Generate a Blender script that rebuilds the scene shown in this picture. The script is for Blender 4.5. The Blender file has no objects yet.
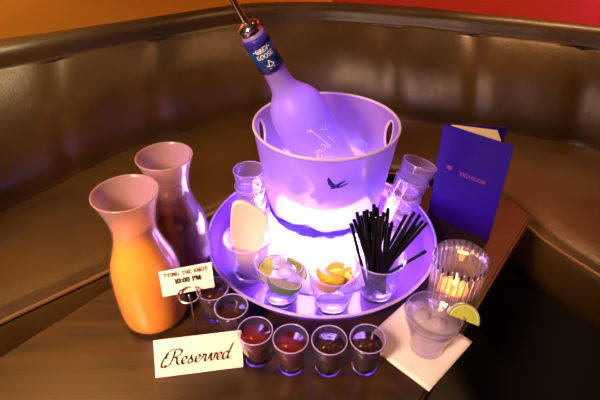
import bpy, bmesh, math, random
from mathutils import Vector, Matrix
random.seed(7)
PI = math.pi
S = bpy.context.scene
C = S.collection
V = Vector

# ------------------------------------------------------------------ camera frame
CAMH, PITCH, FPX = .53, math.radians(36), 470.0

# ------------------------------------------------------------------ materials
def new_mat(name):
    m = bpy.data.materials.new(name); m.use_nodes = True
    nt = m.node_tree; nt.nodes.clear()
    o = nt.nodes.new('ShaderNodeOutputMaterial')
    return m, nt, o
def N(nt, t, **kw):
    n = nt.nodes.new(t)
    for k, v in kw.items():
        if k in n.inputs: n.inputs[k].default_value = v
        else: setattr(n, k, v)
    return n
def L(nt, a, b): nt.links.new(a, b)
def col(c): return (c[0], c[1], c[2], 1)

def principled(name, base, rough=.5, var=0, vscale=20, bump=0, bscale=60, trans=0, sss=0, metallic=0, coat=0, ior=1.45, spec=.5):
    m, nt, o = new_mat(name)
    p = N(nt, 'ShaderNodeBsdfPrincipled')
    p.inputs['Base Color'].default_value = col(base)
    p.inputs['Roughness'].default_value = rough
    p.inputs['Transmission Weight'].default_value = trans
    p.inputs['Metallic'].default_value = metallic
    p.inputs['Coat Weight'].default_value = coat
    p.inputs['IOR'].default_value = ior
    p.inputs['Specular IOR Level'].default_value = spec
    if sss:
        p.inputs['Subsurface Weight'].default_value = sss
        p.inputs['Subsurface Radius'].default_value = (.01, .008, .006)
        p.inputs['Subsurface Scale'].default_value = 1
    tc = N(nt, 'ShaderNodeTexCoord')
    if var:
        nz = N(nt, 'ShaderNodeTexNoise', Scale=vscale, Detail=6.0)
        L(nt, tc.outputs['Object'], nz.inputs['Vector'])
        mx = N(nt, 'ShaderNodeMix', data_type='RGBA')
        L(nt, nz.outputs['Fac'], mx.inputs[0])
        mx.inputs[6].default_value = col([max(0, x*(1-var)) for x in base])
        mx.inputs[7].default_value = col([min(1, x*(1+var)) for x in base])
        L(nt, mx.outputs[2], p.inputs['Base Color'])
    if bump:
        nb = N(nt, 'ShaderNodeTexNoise', Scale=bscale, Detail=5.0)
        L(nt, tc.outputs['Object'], nb.inputs['Vector'])
        b = N(nt, 'ShaderNodeBump', Strength=bump, Distance=.01)
        L(nt, nb.outputs['Fac'], b.inputs['Height'])
        L(nt, b.outputs[0], p.inputs['Normal'])
    L(nt, p.outputs[0], o.inputs[0])
    return m

def glass(name, tint=(1, 1, 1), rough=.0, ior=1.45):
    m, nt, o = new_mat(name)
    g = N(nt, 'ShaderNodeBsdfGlass', Color=col(tint), Roughness=rough, IOR=ior)
    L(nt, g.outputs[0], o.inputs[0]); return m

def thin_glass(name, tint=(.93, .9, 1), refl=1.0, body=(.8, .75, 1), haze=.06):
    """a thin clear wall: straight-through light, a mirror-like skin, a little haze"""
    m, nt, o = new_mat(name)
    t = N(nt, 'ShaderNodeBsdfTransparent', Color=col(tint))
    g = N(nt, 'ShaderNodeBsdfGlossy', Roughness=.06, Color=(1, 1, 1, 1))
    d = N(nt, 'ShaderNodeBsdfTranslucent', Color=col(body))
    d2 = N(nt, 'ShaderNodeBsdfDiffuse', Color=col(body))
    dm = N(nt, 'ShaderNodeMixShader', Fac=.5)
    L(nt, d.outputs[0], dm.inputs[1]); L(nt, d2.outputs[0], dm.inputs[2])
    lw = N(nt, 'ShaderNodeLayerWeight', Blend=.5)
    pw = N(nt, 'ShaderNodeMath', operation='POWER'); pw.inputs[1].default_value = 3.5
    L(nt, lw.outputs['Facing'], pw.inputs[0])
    mp = N(nt, 'ShaderNodeMapRange'); mp.inputs[1].default_value = 0; mp.inputs[2].default_value = 1
    mp.inputs[3].default_value = .04; mp.inputs[4].default_value = .75*refl
    L(nt, pw.outputs[0], mp.inputs[0])
    a = N(nt, 'ShaderNodeMixShader')
    L(nt, mp.outputs[0], a.inputs[0]); L(nt, t.outputs[0], a.inputs[1]); L(nt, g.outputs[0], a.inputs[2])
    b = N(nt, 'ShaderNodeMixShader', Fac=haze)
    L(nt, a.outputs[0], b.inputs[1]); L(nt, dm.outputs[0], b.inputs[2])
    L(nt, b.outputs[0], o.inputs[0]); return m

def frosted(name, base, clear=.3, rough=.25, transl=.6, bump=0, bscale=40, tint=(1, 1, 1)):
    """frosted wall: part see-through, part scattered through, part scattered back, soft sheen"""
    m, nt, o = new_mat(name)
    t = N(nt, 'ShaderNodeBsdfTransparent', Color=col(tint))
    d = N(nt, 'ShaderNodeBsdfDiffuse', Color=col(base))
    tr = N(nt, 'ShaderNodeBsdfTranslucent', Color=col(base))
    g = N(nt, 'ShaderNodeBsdfGlossy', Roughness=rough)
    a = N(nt, 'ShaderNodeMixShader', Fac=transl)
    L(nt, d.outputs[0], a.inputs[1]); L(nt, tr.outputs[0], a.inputs[2])
    b = N(nt, 'ShaderNodeMixShader', Fac=clear)
    L(nt, a.outputs[0], b.inputs[1]); L(nt, t.outputs[0], b.inputs[2])
    lw = N(nt, 'ShaderNodeLayerWeight', Blend=.5)
    pw = N(nt, 'ShaderNodeMath', operation='POWER'); pw.inputs[1].default_value = 4
    L(nt, lw.outputs['Facing'], pw.inputs[0])
    ma = N(nt, 'ShaderNodeMath', operation='MULTIPLY_ADD'); ma.inputs[1].default_value = .75; ma.inputs[2].default_value = .035
    L(nt, pw.outputs[0], ma.inputs[0])
    c = N(nt, 'ShaderNodeMixShader')
    L(nt, ma.outputs[0], c.inputs[0]); L(nt, b.outputs[0], c.inputs[1]); L(nt, g.outputs[0], c.inputs[2])
    if bump:
        tc = N(nt, 'ShaderNodeTexCoord'); nb = N(nt, 'ShaderNodeTexNoise', Scale=bscale, Detail=4.0)
        L(nt, tc.outputs['Object'], nb.inputs['Vector'])
        bp = N(nt, 'ShaderNodeBump', Strength=bump, Distance=.01)
        L(nt, nb.outputs['Fac'], bp.inputs['Height'])
        for s in (d, tr, g): L(nt, bp.outputs[0], s.inputs['Normal'])
    L(nt, c.outputs[0], o.inputs[0]); return m

def misted(name, base, z0, z1, c0, c1):
    """glass that is clear where it is full and misted above the juice line"""
    m = frosted(name, base, clear=.8, rough=.12, transl=.55)
    nt = m.node_tree
    mix = [n for n in nt.nodes if n.type == 'MIX_SHADER'][1]
    tc = N(nt, 'ShaderNodeTexCoord'); sp = N(nt, 'ShaderNodeSeparateXYZ'); mr = N(nt, 'ShaderNodeMapRange')
    L(nt, tc.outputs['Object'], sp.inputs[0]); L(nt, sp.outputs['Z'], mr.inputs[0])
    for i, v in enumerate((z0, z1, c0, c1)): mr.inputs[i+1].default_value = v
    L(nt, mr.outputs[0], mix.inputs[0])
    return m
def emit(name, c, s):
    m, nt, o = new_mat(name)
    e = N(nt, 'ShaderNodeEmission', Color=col(c), Strength=s)
    L(nt, e.outputs[0], o.inputs[0]); return m

def leather():
    m, nt, o = new_mat('brown_leather')
    p = N(nt, 'ShaderNodeBsdfPrincipled'); p.inputs['Specular IOR Level'].default_value = .33
    tc = N(nt, 'ShaderNodeTexCoord')
    nz = N(nt, 'ShaderNodeTexNoise', Scale=3.6, Detail=5.0, Roughness=.55)
    L(nt, tc.outputs['Object'], nz.inputs['Vector'])
    r = N(nt, 'ShaderNodeValToRGB')
    r.color_ramp.elements[0].position = .3; r.color_ramp.elements[0].color = (.022, .012, .003, 1)
    r.color_ramp.elements[1].position = .72; r.color_ramp.elements[1].color = (.074, .038, .009, 1)
    L(nt, nz.outputs['Fac'], r.inputs[0]); L(nt, r.outputs[0], p.inputs['Base Color'])
    n2 = N(nt, 'ShaderNodeTexNoise', Scale=9, Detail=5.0)
    L(nt, tc.outputs['Object'], n2.inputs['Vector'])
    mr = N(nt, 'ShaderNodeMapRange'); mr.inputs[3].default_value = .28; mr.inputs[4].default_value = .46
    L(nt, n2.outputs['Fac'], mr.inputs[0]); L(nt, mr.outputs[0], p.inputs['Roughness'])
    v = N(nt, 'ShaderNodeTexVoronoi', Scale=260.0)
    L(nt, tc.outputs['Object'], v.inputs['Vector'])
    b1 = N(nt, 'ShaderNodeBump', Strength=.12, Distance=.002)
    L(nt, v.outputs['Distance'], b1.inputs['Height'])
    n3 = N(nt, 'ShaderNodeTexNoise', Scale=7, Detail=3.0)
    L(nt, tc.outputs['Object'], n3.inputs['Vector'])
    b2 = N(nt, 'ShaderNodeBump', Strength=.16, Distance=.02)
    L(nt, n3.outputs['Fac'], b2.inputs['Height']); L(nt, b1.outputs[0], b2.inputs['Normal'])
    L(nt, b2.outputs[0], p.inputs['Normal'])
    L(nt, p.outputs[0], o.inputs[0]); return m

def wood():
    m, nt, o = new_mat('dark_stained_wood')
    p = N(nt, 'ShaderNodeBsdfPrincipled'); p.inputs['Roughness'].default_value = .3
    tc = N(nt, 'ShaderNodeTexCoord'); mp = N(nt, 'ShaderNodeMapping')
    mp.inputs['Rotation'].default_value = (0, 0, .75); mp.inputs['Scale'].default_value = (2, 22, 2)
    L(nt, tc.outputs['Object'], mp.inputs[0])
    nz = N(nt, 'ShaderNodeTexNoise', Scale=3.0, Detail=8.0, Distortion=.6)
    L(nt, mp.outputs[0], nz.inputs['Vector'])
    r = N(nt, 'ShaderNodeValToRGB')
    r.color_ramp.elements[0].position = .3; r.color_ramp.elements[0].color = (.011, .0045, .0015, 1)
    r.color_ramp.elements[1].position = .75; r.color_ramp.elements[1].color = (.048, .019, .004, 1)
    L(nt, nz.outputs['Fac'], r.inputs[0]); L(nt, r.outputs[0], p.inputs['Base Color'])
    mr = N(nt, 'ShaderNodeMapRange'); mr.inputs[3].default_value = .26; mr.inputs[4].default_value = .42
    L(nt, nz.outputs['Fac'], mr.inputs[0]); L(nt, mr.outputs[0], p.inputs['Roughness'])
    b = N(nt, 'ShaderNodeBump', Strength=.06, Distance=.002)
    L(nt, nz.outputs['Fac'], b.inputs['Height']); L(nt, b.outputs[0], p.inputs['Normal'])
    L(nt, p.outputs[0], o.inputs[0]); return m

M = {}
M['leather'] = leather()
M['wood'] = wood()
M['piping'] = principled('piping_painted_highlight', (.16, .08, .03), .3, .2, 30)  # paler than the seat leather: the edge highlight is in the colour
M['orange_wall'] = principled('orange_paint', (.62, .22, .012), .7, .08, 3, .05, 80)
M['red_wall'] = principled('red_paint', (.55, .03, .012), .7, .08, 3, .05, 80)
M['floor'] = principled('dark_floor', (.006, .004, .004), .55, .3, 8)
M['clear'] = glass('clear_glass', (.97, .95, 1))
M['thin'] = thin_glass('thin_clear_glass')
M['cup'] = thin_glass('tumbler_glass', haze=.05)
M['shot'] = thin_glass('shot_glass_wall', refl=1.2, haze=.025, body=(.75, .65, 1))
M['empty'] = thin_glass('thick_empty_glass', refl=1.4, haze=.10, body=(.9, .7, 1))
M['lip'] = frosted('painted_lip_glint', (.8, .68, 1), clear=.35, transl=.5, rough=.05)  # pale lavender paints the light that glass rims catch
M['rib'] = thin_glass('ribbed_glass', refl=1.3, haze=.05, body=(.9, .75, .9))
M['bucket'] = frosted('frosted_bucket_plastic', (.68, .50, .98), clear=.33, transl=.70, rough=.18)
M['bucket_edge'] = frosted('bucket_painted_rim_highlight', (.95, .85, 1), clear=.05, transl=.5)  # lighter than the wall plastic: rim highlight painted into the colour
M['band'] = frosted('purple_cast_plastic', (.10, .06, .62), clear=.12, transl=.35, rough=.08, bump=.6, bscale=45)
M['tray'] = frosted('violet_tinted_acrylic', (.33, .12, .78), clear=.22, transl=.35, rough=.08, tint=(.7, .6, 1))
M['tray_edge'] = frosted('acrylic_painted_edge_glow', (.8, .65, 1), clear=.1, transl=.5, rough=.05)  # pale colour painted in for the glow along the acrylic edges
M['led'] = emit('led_violet_white', (.64, .37, 1), 28)
M['shadow_wood'] = principled('plinth_painted_shade', (.006, .004, .004), .6)  # bench wood blackened in its colour to stand for the shade there
M['plate'] = frosted('added_disc_white', (.9, .84, 1), clear=.0, transl=.3, rough=.3)  # for the added disc that catches the pedestal's light
M['clearbase'] = frosted('clear_bucket_bottom', (.9, .85, 1), clear=.75, transl=.8)
M['bottle'] = frosted('frosted_bottle_glass', (.52, .36, .95), clear=.05, transl=.55, rough=.3)
M['clearmark'] = principled('polished_glass_window', (.9, .8, 1), .1)
M['bluelabel'] = principled('blue_neck_foil', (.006, .04, .2), .35, .2, 60)
M['bluetop'] = principled('violet_blue_foil', (.03, .02, .35), .35)
M['whiteink'] = principled('pale_ink', (.75, .8, .95), .5)
M['blueink'] = principled('dark_blue_ink', (.02, .01, .22), .5)
M['blackink'] = principled('black_ink', (.012, .008, .008), .6)
M['pinkink'] = principled('muted_pink_ink', (.20, .03, .17), .5)
M['metal'] = principled('polished_steel', (.75, .7, .66), .18, metallic=1)
M['carafe'] = misted('misted_carafe_glass', (.74, .50, .52), .145, .175, .93, .60)
M['orange'] = principled('orange_juice', (.95, .33, .004), .4, .05, 12, sss=.0)
M['cranberry'] = principled('cranberry_juice', (.10, .006, .03), .15)
M['darkshot'] = principled('dark_brown_liqueur', (.030, .010, .007), .12)
M['redshot'] = principled('dark_red_liqueur', (.11, .009, .009), .12)
M['card'] = principled('cream_card_stock', (.86, .76, .70), .75, .03, 40)
M['paper'] = principled('white_napkin_paper', (.88, .82, .84), .85, .04, 60, .15, 200)
M['foldpaper'] = principled('soft_white_tissue', (.85, .63, .60), .9, .02, 30, .1, 90)
M['menu'] = principled('dark_violet_cover', (.016, .001, .15), .5, .1, 30, spec=.15)
M['page'] = principled('buff_page', (.8, .66, .42), .8)
M['straw'] = principled('black_plastic', (.006, .005, .008), .4, spec=.12)
M['rind_g'] = principled('lime_rind', (.08, .2, .012), .35, .2, 80, .2, 150)
M['rind_pale'] = principled('pale_lime_rind', (.32, .42, .05), .4, .1, 80)
M['flesh_g'] = principled('lime_flesh', (.52, .58, .10), .3, .15, 90, .3, 120)
M['pith'] = principled('pale_pith', (.75, .75, .5), .6)
M['rind_y'] = principled('lemon_rind', (.8, .42, .02), .35, .1, 80, .2, 150)
M['flesh_y'] = principled('lemon_flesh', (.9, .52, .06), .3, .15, 90, .3, 120)
M['ice'] = frosted('cloudy_ice', (.8, .75, 1), clear=.5, transl=.6, rough=.05, bump=.4, bscale=60)
M['drink'] = frosted('cloudy_pale_drink', (.80, .72, .78), clear=.30, transl=.5, rough=.05)
M['wax'] = principled('wax_painted_glow', (.85, .45, .14), .5)  # candle glow painted into the wax as amber
M['flame'] = emit('candle_flame', (1, .55, .12), 14)

# ------------------------------------------------------------------ object helpers
def obj(name, bm, m, parent=None, smooth=True, loc=None):
    me = bpy.data.meshes.new(name)
    bmesh.ops.recalc_face_normals(bm, faces=bm.faces)
    bm.to_mesh(me); bm.free()
    if smooth:
        for p in me.polygons: p.use_smooth = True
    me.materials.append(m)
    o = bpy.data.objects.new(name, me); C.objects.link(o)
    if parent: o.parent = parent
    if loc is not None: o.location = loc
    return o
def tag(o, label, cat, group=None):
    o['label'] = label; o['category'] = cat
    if group: o['group'] = group
    return o
def thing(name, label, cat, loc=(0, 0, 0), rot=(0, 0, 0), group=None):
    o = bpy.data.objects.new(name, None); C.objects.link(o)
    o.empty_display_size = .02
    o.location = loc; o.rotation_euler = rot
    return tag(o, label, cat, group)
def copy_tree(o, parent=None):
    c = o.copy(); C.objects.link(c)
    if parent: c.parent = parent
    for ch in list(o.children):
        copy_tree(ch, c)
    return c
def put(o, loc, rot=None, label=None, group=None):
    o.location = loc
    if rot is not None: o.rotation_euler = rot
    if label: o['label'] = label
    if group: o['group'] = group
    return o
def sharp(o, ang=40):
    for p in o.data.polygons: p.use_smooth = True
    o.data.set_sharp_from_angle(angle=math.radians(ang))
    return o

def lathe(prof, seg=64, fn=None, bm=None, close=False):
    """prof = list of (r,z). r==0 gives a pole. fn(theta,i,r,z)->(r,z) may perturb."""
    bm = bm or bmesh.new(); rings = []
    for i, (r, z) in enumerate(prof):
        if r <= 1e-7:
            rings.append([bm.verts.new((0, 0, z))])
        else:
            ring = []
            for k in range(seg):
                t = 2*PI*k/seg; rr, zz = (fn(t, i, r, z) if fn else (r, z))
                ring.append(bm.verts.new((rr*math.cos(t), rr*math.sin(t), zz)))
            rings.append(ring)
    pairs = list(zip(rings, rings[1:]))
    if close: pairs.append((rings[-1], rings[0]))
    for a, b in pairs:
        for k in range(seg):
            q = (k+1) % seg
            if len(a) == 1 and len(b) == 1: break
            if len(a) == 1: bm.faces.new((a[0], b[k], b[q]))
            elif len(b) == 1: bm.faces.new((a[k], a[q], b[0]))
            else: bm.faces.new((a[k], a[q], b[q], b[k]))
    return bm

def spline(pts, n=8, closed=False):
    """Catmull-Rom through the points"""
    P = [V(p) for p in pts]; out = []
    m = len(P)
    rng = range(m if closed else m-1)
    for i in rng:
        p0 = P[(i-1) % m] if closed or i > 0 else P[0]*2-P[1]
        p1 = P[i]; p2 = P[(i+1) % m]
        p3 = P[(i+2) % m] if closed or i+2 < m else P[-1]*2-P[-2]
        for k in range(n):
            t = k/n
            out.append(.5*((2*p1)+(-p0+p2)*t+(2*p0-5*p1+4*p2-p3)*t*t+(-p0+3*p1-3*p2+p3)*t**3))
    if not closed: out.append(P[-1].copy())
    return out

def tube(pts, r, seg=10, closed=False, bm=None):
    bm = bm or bmesh.new(); pts = [V(p) for p in pts]; n = len(pts); rings = []
    up = None
    for i, p in enumerate(pts):
        a = pts[i-1] if (i > 0 or closed) else p
        b = pts[(i+1) % n] if (i < n-1 or closed) else p
        t = (b-a).normalized()
        if up is None:
            up = t.orthogonal().normalized()
        else:
            up = (up-t*up.dot(t)).normalized()
        w = t.cross(up)
        rr = r[i] if isinstance(r, (list, tuple)) else r
        rings.append([bm.verts.new(p+(up*math.cos(2*PI*k/seg)+w*math.sin(2*PI*k/seg))*rr) for k in range(seg)])
    for i in range(n if closed else n-1):
        a, b = rings[i], rings[(i+1) % n]
        sh = 0
        if closed and i == n-1:
            sh = min(range(seg), key=lambda s: (a[0].co-b[s].co).length)
        for k in range(seg):
            bm.faces.new((a[k], a[(k+1) % seg], b[(k+1+sh) % seg], b[(k+sh) % seg]))
    if not closed:
        bm.faces.new(rings[0][::-1]); bm.faces.new(rings[-1])
    return bm

def prism(poly, z0, z1, bevel=0, seg=3):
    bm = bmesh.new()
    a = [bm.verts.new((x, y, z0)) for x, y in poly]; b = [bm.verts.new((x, y, z1)) for x, y in poly]
    bm.faces.new(a[::-1]); bm.faces.new(b)
    n = len(poly)
    for i in range(n): bm.faces.new((a[i], a[(i+1) % n], b[(i+1) % n], b[i]))
    if bevel: bmesh.ops.bevel(bm, geom=bm.edges[:], offset=bevel, segments=seg, affect='EDGES', profile=.5)
    return bm

def slab(c, thick, bm=None, n=1):
    """thin sheet through the four corners c (in order), given thickness"""
    bm = bm or bmesh.new()
    c = [V(x) for x in c]; nrm = (c[1]-c[0]).cross(c[3]-c[0]).normalized()*thick
    a = [bm.verts.new(x) for x in c]; b = [bm.verts.new(x+nrm) for x in c]
    bm.faces.new(a[::-1]); bm.faces.new(b)
    for i in range(4): bm.faces.new((a[i], a[(i+1) % 4], b[(i+1) % 4], b[i]))
    return bm

# ------------------------------------------------------------------ lettering: pen strokes turned into thin raised ribbons
def A(cx, cy, rx, ry, a0, a1, n=10):
    return [(cx+rx*math.cos(math.radians(a0+(a1-a0)*i/n)), cy+ry*math.sin(math.radians(a0+(a1-a0)*i/n))) for i in range(n+1)]
GL = {  # glyphs: width, strokes in a unit-high cell
 '0': (.6, [A(.3, .5, .24, .48, 90, 450, 20)]), 'O': (.8, [A(.4, .5, .34, .48, 90, 450, 20)]),
 '1': (.4, [[(.2, 0), (.2, 1), (.05, .82)], [(.05, 0), (.35, 0)]]),
 ':': (.25, [[(.12, .2), (.12, .3)], [(.12, .6), (.12, .7)]]),
 'P': (.65, [[(.12, 0), (.12, 1)], [(.12, 1)]+A(.3, .74, .26, .26, 90, -90, 8)+[(.12, .48)], [(.0, 0), (.26, 0)], [(0, 1), (.12, 1)]]),
 'M': (.9, [[(.12, 0), (.12, 1), (.45, .1), (.78, 1), (.78, 0)], [(0, 0), (.22, 0)], [(.66, 0), (.9, 0)]]),
 'T': (.7, [[(.35, 0), (.35, 1)], [(.02, .82), (.02, 1), (.68, 1), (.68, .82)], [(.22, 0), (.48, 0)]]),
 'Y': (.7, [[(.05, 1), (.35, .5), (.65, 1)], [(.35, .5), (.35, 0)], [(.22, 0), (.48, 0)]]),
 'I': (.35, [[(.17, 0), (.17, 1)], [(.04, 0), (.3, 0)], [(.04, 1), (.3, 1)]]),
 'N': (.8, [[(.12, 0), (.12, 1), (.66, 0), (.66, 1)], [(0, 0), (.22, 0)]]),
 'G': (.8, [A(.42, .5, .36, .48, 50, 330, 14)+[(.74, .42), (.5, .42)]]),
 'H': (.8, [[(.12, 0), (.12, 1)], [(.66, 0), (.66, 1)], [(.12, .5), (.66, .5)], [(0, 0), (.24, 0)], [(.54, 0), (.78, 0)]]),
 'E': (.65, [[(.12, 0), (.12, 1), (.58, 1), (.58, .84)], [(.12, .52), (.45, .52)], [(.12, 0), (.6, 0), (.6, .18)]]),
 'K': (.75, [[(.12, 0), (.12, 1)], [(.62, 1), (.14, .45)], [(.28, .6), (.68, 0)]]),
 'R': (.7, [[(.12, 0), (.12, 1)], [(.12, 1)]+A(.3, .76, .24, .24, 90, -90, 8)+[(.12, .52)], [(.3, .52), (.66, 0)]]),
 'A': (.8, [[(.05, 0), (.38, 1), (.72, 0)], [(.18, .35), (.6, .35)]]),
 'S': (.6, [A(.3, .74, .22, .24, 30, 270, 9)+A(.3, .26, .24, .24, 90, -150, 9)]),
 'V': (.75, [[(.03, 1), (.37, 0), (.7, 1)]]), 'D': (.8, [[(.12, 0), (.12, 1)], [(.12, 1), (.3, 1)]+A(.3, .5, .4, .5, 90, -90, 10)+[(.12, 0)]]),
 'L': (.6, [[(.12, 1), (.12, 0), (.58, 0), (.58, .15)]]), ' ': (.4, []),
}
def ribbons(strokes, w, fn, thin=.3, nib=0.0, bm=None):
    """strokes in flat (u,v); the pen is widest where it moves across the nib angle"""
    bm = bm or bmesh.new()
    for st in strokes:
        n = len(st)
        if n < 2: continue
        prev = None
        for i in range(n):
            a = st[max(0, i-1)]; b = st[min(n-1, i+1)]
            dx, dy = b[0]-a[0], b[1]-a[1]; l = math.hypot(dx, dy) or 1
            # separate quads per segment keep corners crisp
        for i in range(n-1):
            a, b = st[i], st[i+1]
            dx, dy = b[0]-a[0], b[1]-a[1]; l = math.hypot(dx, dy)
            if l < 1e-9: continue
            k = thin+(1-thin)*abs(math.sin(math.atan2(dy, dx)-nib))
            hx, hy = -dy/l*w*k/2, dx/l*w*k/2
            ex, ey = dx/l*w*thin*.5, dy/l*w*thin*.5
            q = [(a[0]-ex+hx, a[1]-ey+hy), (a[0]-ex-hx, a[1]-ey-hy), (b[0]+ex-hx, b[1]+ey-hy), (b[0]+ex+hx, b[1]+ey+hy)]
            bm.faces.new([bm.verts.new(fn(*p)) for p in q])
    return bm
def text_strokes(s, h, x0=0, y0=0, gap=.12, center=False):
    out, x = [], 0
    for ch in s:
        wd, st = GL[ch]
        for k in st: out.append([((x+p[0])*h, p[1]*h) for p in k])
        x += wd+gap
    sh = -x*h/2 if center else 0
    return [[(p[0]+x0+sh, p[1]+y0) for p in k] for k in out]

# ------------------------------------------------------------------ setting
def struct(o): o['kind'] = 'structure'; return o
def wallbox(name, a, b, z0, z1, th, m):
    d = (V((b[0], b[1], 0))-V((a[0], a[1], 0))).normalized(); n = V((-d.y, d.x, 0))*th
    poly = [a, b, (b[0]+n.x, b[1]+n.y), (a[0]+n.x, a[1]+n.y)]
    return struct(obj(name, prism(poly, z0, z1), m, smooth=False))
FZ = -.55
struct(obj('floor', prism([(-3, -1.5), (3, -1.5), (3, 3), (-3, 3)], FZ-.05, FZ), M['floor'], smooth=False))
wallbox('wall_left', (-2.2, .62), (.12, 1.86), FZ, 1.9, .08, M['orange_wall'])
wallbox('wall_back', (.12, 1.86), (2.3, 1.02), FZ, 1.9, .08, M['red_wall'])

# ------------------------------------------------------------------ booth
J = [(-.84, .30), (-.76, .60), (-.665, .829), (-.581, .95), (-.481, 1.094), (-.344, 1.209), (-.155, 1.325), (.094, 1.365), (.33, 1.286), (.47, 1.24), (.624, 1.188), (.80, 1.10), (.99, .93), (1.12, .66)]
T = [(-1.30, .52), (-1.06, .86), (-.80, 1.09), (-.66, 1.185), (-.50, 1.29), (-.34, 1.395), (-.16, 1.50), (.07, 1.52), (.33, 1.465), (.46, 1.41), (.62, 1.345), (.82, 1.245), (1.12, 1.02), (1.34, .70)]
E_ = [(-.98, .10), (-.72, .335), (-.62, .425), (-.508, .527), (-.433, .591), (-.351, .664), (-.215, .812), (-.05, .93), (.16, .99), (.34, .97), (.455, .89), (.50, .75), (.565, .636), (.70, .44)]
NS = 10
Js, Ts, Es = (spline([(x, y, 0) for x, y in q], NS) for q in (J, T, E_))
booth = thing('booth_sofa', 'long curved brown leather booth bench wrapping around behind the table', 'booth', (0, 1.1, FZ))
OFF = V((0, 1.1, FZ))
def loft(rows):
    bm = bmesh.new(); g = [[bm.verts.new(p-OFF) for p in r] for r in rows]
    for a, b in zip(g, g[1:]):
        for k in range(len(a)-1): bm.faces.new((a[k], a[k+1], b[k+1], b[k]))
    bm.faces.new(g[0][::-1]); bm.faces.new(g[-1])
    return bm, g
prof = [(.55, -.30), (-.05, -.30), (-.06, -.14), (-.015, -.10), (-.005, -.06), (.10, -.01), (.28, .045), (.50, .09), (.66, .117), (.73, .127), (.755, .134), (.775, .146), (.81, .160), (.88, .171), (1, .175), (1.15, .165), (1.22, .13), (1.24, .02), (1.24, -.30)]
pz = spline([(u, z, 0) for u, z in prof], 3)
rows = []
nsec = len(Js)
for i in range(nsec):
    j, t = Js[i], Ts[i]; d = t-j
    seam = math.exp(-((i+5) % 15-7)**2/1.6)      # stitched seams between the panels
    row = []
    for p in pz:
        q = j+d*p.x; z = p.y
        if -.02 < p.x < .72 and z > -.12:
            q = q+d.normalized()*.010*seam
        row.append(V((q.x, q.y, z)))
    rows.append(row)
bm, _ = loft(rows)
obj('backrest', bm, M['leather'], booth)
ST = -.10
rows = []
for i in range(nsec):
    j, e = Js[i], Es[i]; d = (j-e)
    dl = d.length; du = d.normalized()
    row = []
    for (a, z) in [(dl+.05, ST-.14), (.03, ST-.14), (.004, ST-.13), (-.004, ST-.08), (.0, ST-.03), (.012, ST-.008), (.035, ST), (.08, ST+.006), (dl*.4, ST+.012), (dl*.7, ST+.008), (dl, ST-.004), (dl+.05, ST-.03)]:
        q = e+du*a; row.append(V((q.x, q.y, z)))
    rows.append(row)
bm, _ = loft(rows)
obj('seat', bm, M['leather'], booth)
# piping along the seat's front edge, its highlight painted in as paler leather
obj('piping', tube([V((p.x, p.y, ST-.012))-OFF+(Js[i]-p).normalized()*.004 for i, p in enumerate(Es)], .0045, 8), M['piping'], booth)
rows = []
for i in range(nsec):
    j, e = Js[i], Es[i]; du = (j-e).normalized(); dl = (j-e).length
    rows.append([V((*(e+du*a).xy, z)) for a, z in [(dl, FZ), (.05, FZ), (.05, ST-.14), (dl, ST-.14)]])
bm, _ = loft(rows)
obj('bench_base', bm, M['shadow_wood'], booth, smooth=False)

# ------------------------------------------------------------------ table
table = thing('low_table', 'dark stained wooden table holding the glowing tray and all the drinks', 'table', (0, .42, FZ))
poly = [(-.79, -.08), (-.30, .487), (-.172, .627), (-.03, .77), (.05, .815), (.30, .775), (.41, .725), (.425, .68), (-.06, .045), (-.16, -.04), (-.70, -.14), (-.79, -.13)]
bm = prism([(x, y-.42) for x, y in poly], -.035-FZ, 0-FZ)
bmesh.ops.bevel(bm, geom=bm.edges[:], offset=.004, segments=2, affect='EDGES')
obj('tabletop', bm, M['wood'], table, smooth=False)
obj('pedestal', lathe([(0, .0), (.2, 0), (.2, .015), (.05, .03), (.035, .06), (.035, .45), (.1, .512), (0, .512)], 40), M['metal'], table, loc=(-.08, -.05, 0))

# ------------------------------------------------------------------ tray
TC = V((.035, .605, 0))
tray = thing('serving_tray', 'round translucent violet serving tray lit from inside, crowded with glasses', 'tray', TC)
obj('tray_floor', lathe([(0, .001), (.164, .001), (.171, .003), (.177, .012), (.183, .024), (.187, .030), (.184, .031), (.179, .024), (.174, .014), (.1725, .0115), (.171, .0103), (0, .010)], 128), M['tray'], tray)
obj('rim', tube([(.1865*math.cos(2*PI*k/128), .1865*math.sin(2*PI*k/128), .031) for k in range(128)], .0022, 8, True), M['tray_edge'], tray)
obj('foot_ring', tube([(.167*math.cos(2*PI*k/96), .167*math.sin(2*PI*k/96), .0024) for k in range(96)], .0019, 8, True), M['tray_edge'], tray)
TZ = .0125

# ------------------------------------------------------------------ led base + bucket
BC = V((.038, .612, 0))
obj('added_glow_disc', lathe([(0, .0102), (.128, .0102), (.1285, .0108), (.128, .0114), (0, .0114)], 96), M['plate'], tray)  # white disc added to carry the pedestal's glow across the tray
led = thing('led_pedestal', 'white glowing light puck under the ice bucket', 'light', BC+V((0, 0, TZ)))
obj('lamp_housing', lathe([(0, 0), (.084, 0), (.088, .004), (.086, .055), (.083, .06), (0, .06)], 96), M['led'], led)
bucket = thing('ice_bucket', 'frosted plastic ice bucket glowing violet with a bird printed on it', 'bucket', BC+V((0, 0, TZ+.061)))
BH = .150
def br(z): return .0845+(.1055-.0845)*(z/BH)**.9       # wall radius by height
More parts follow.
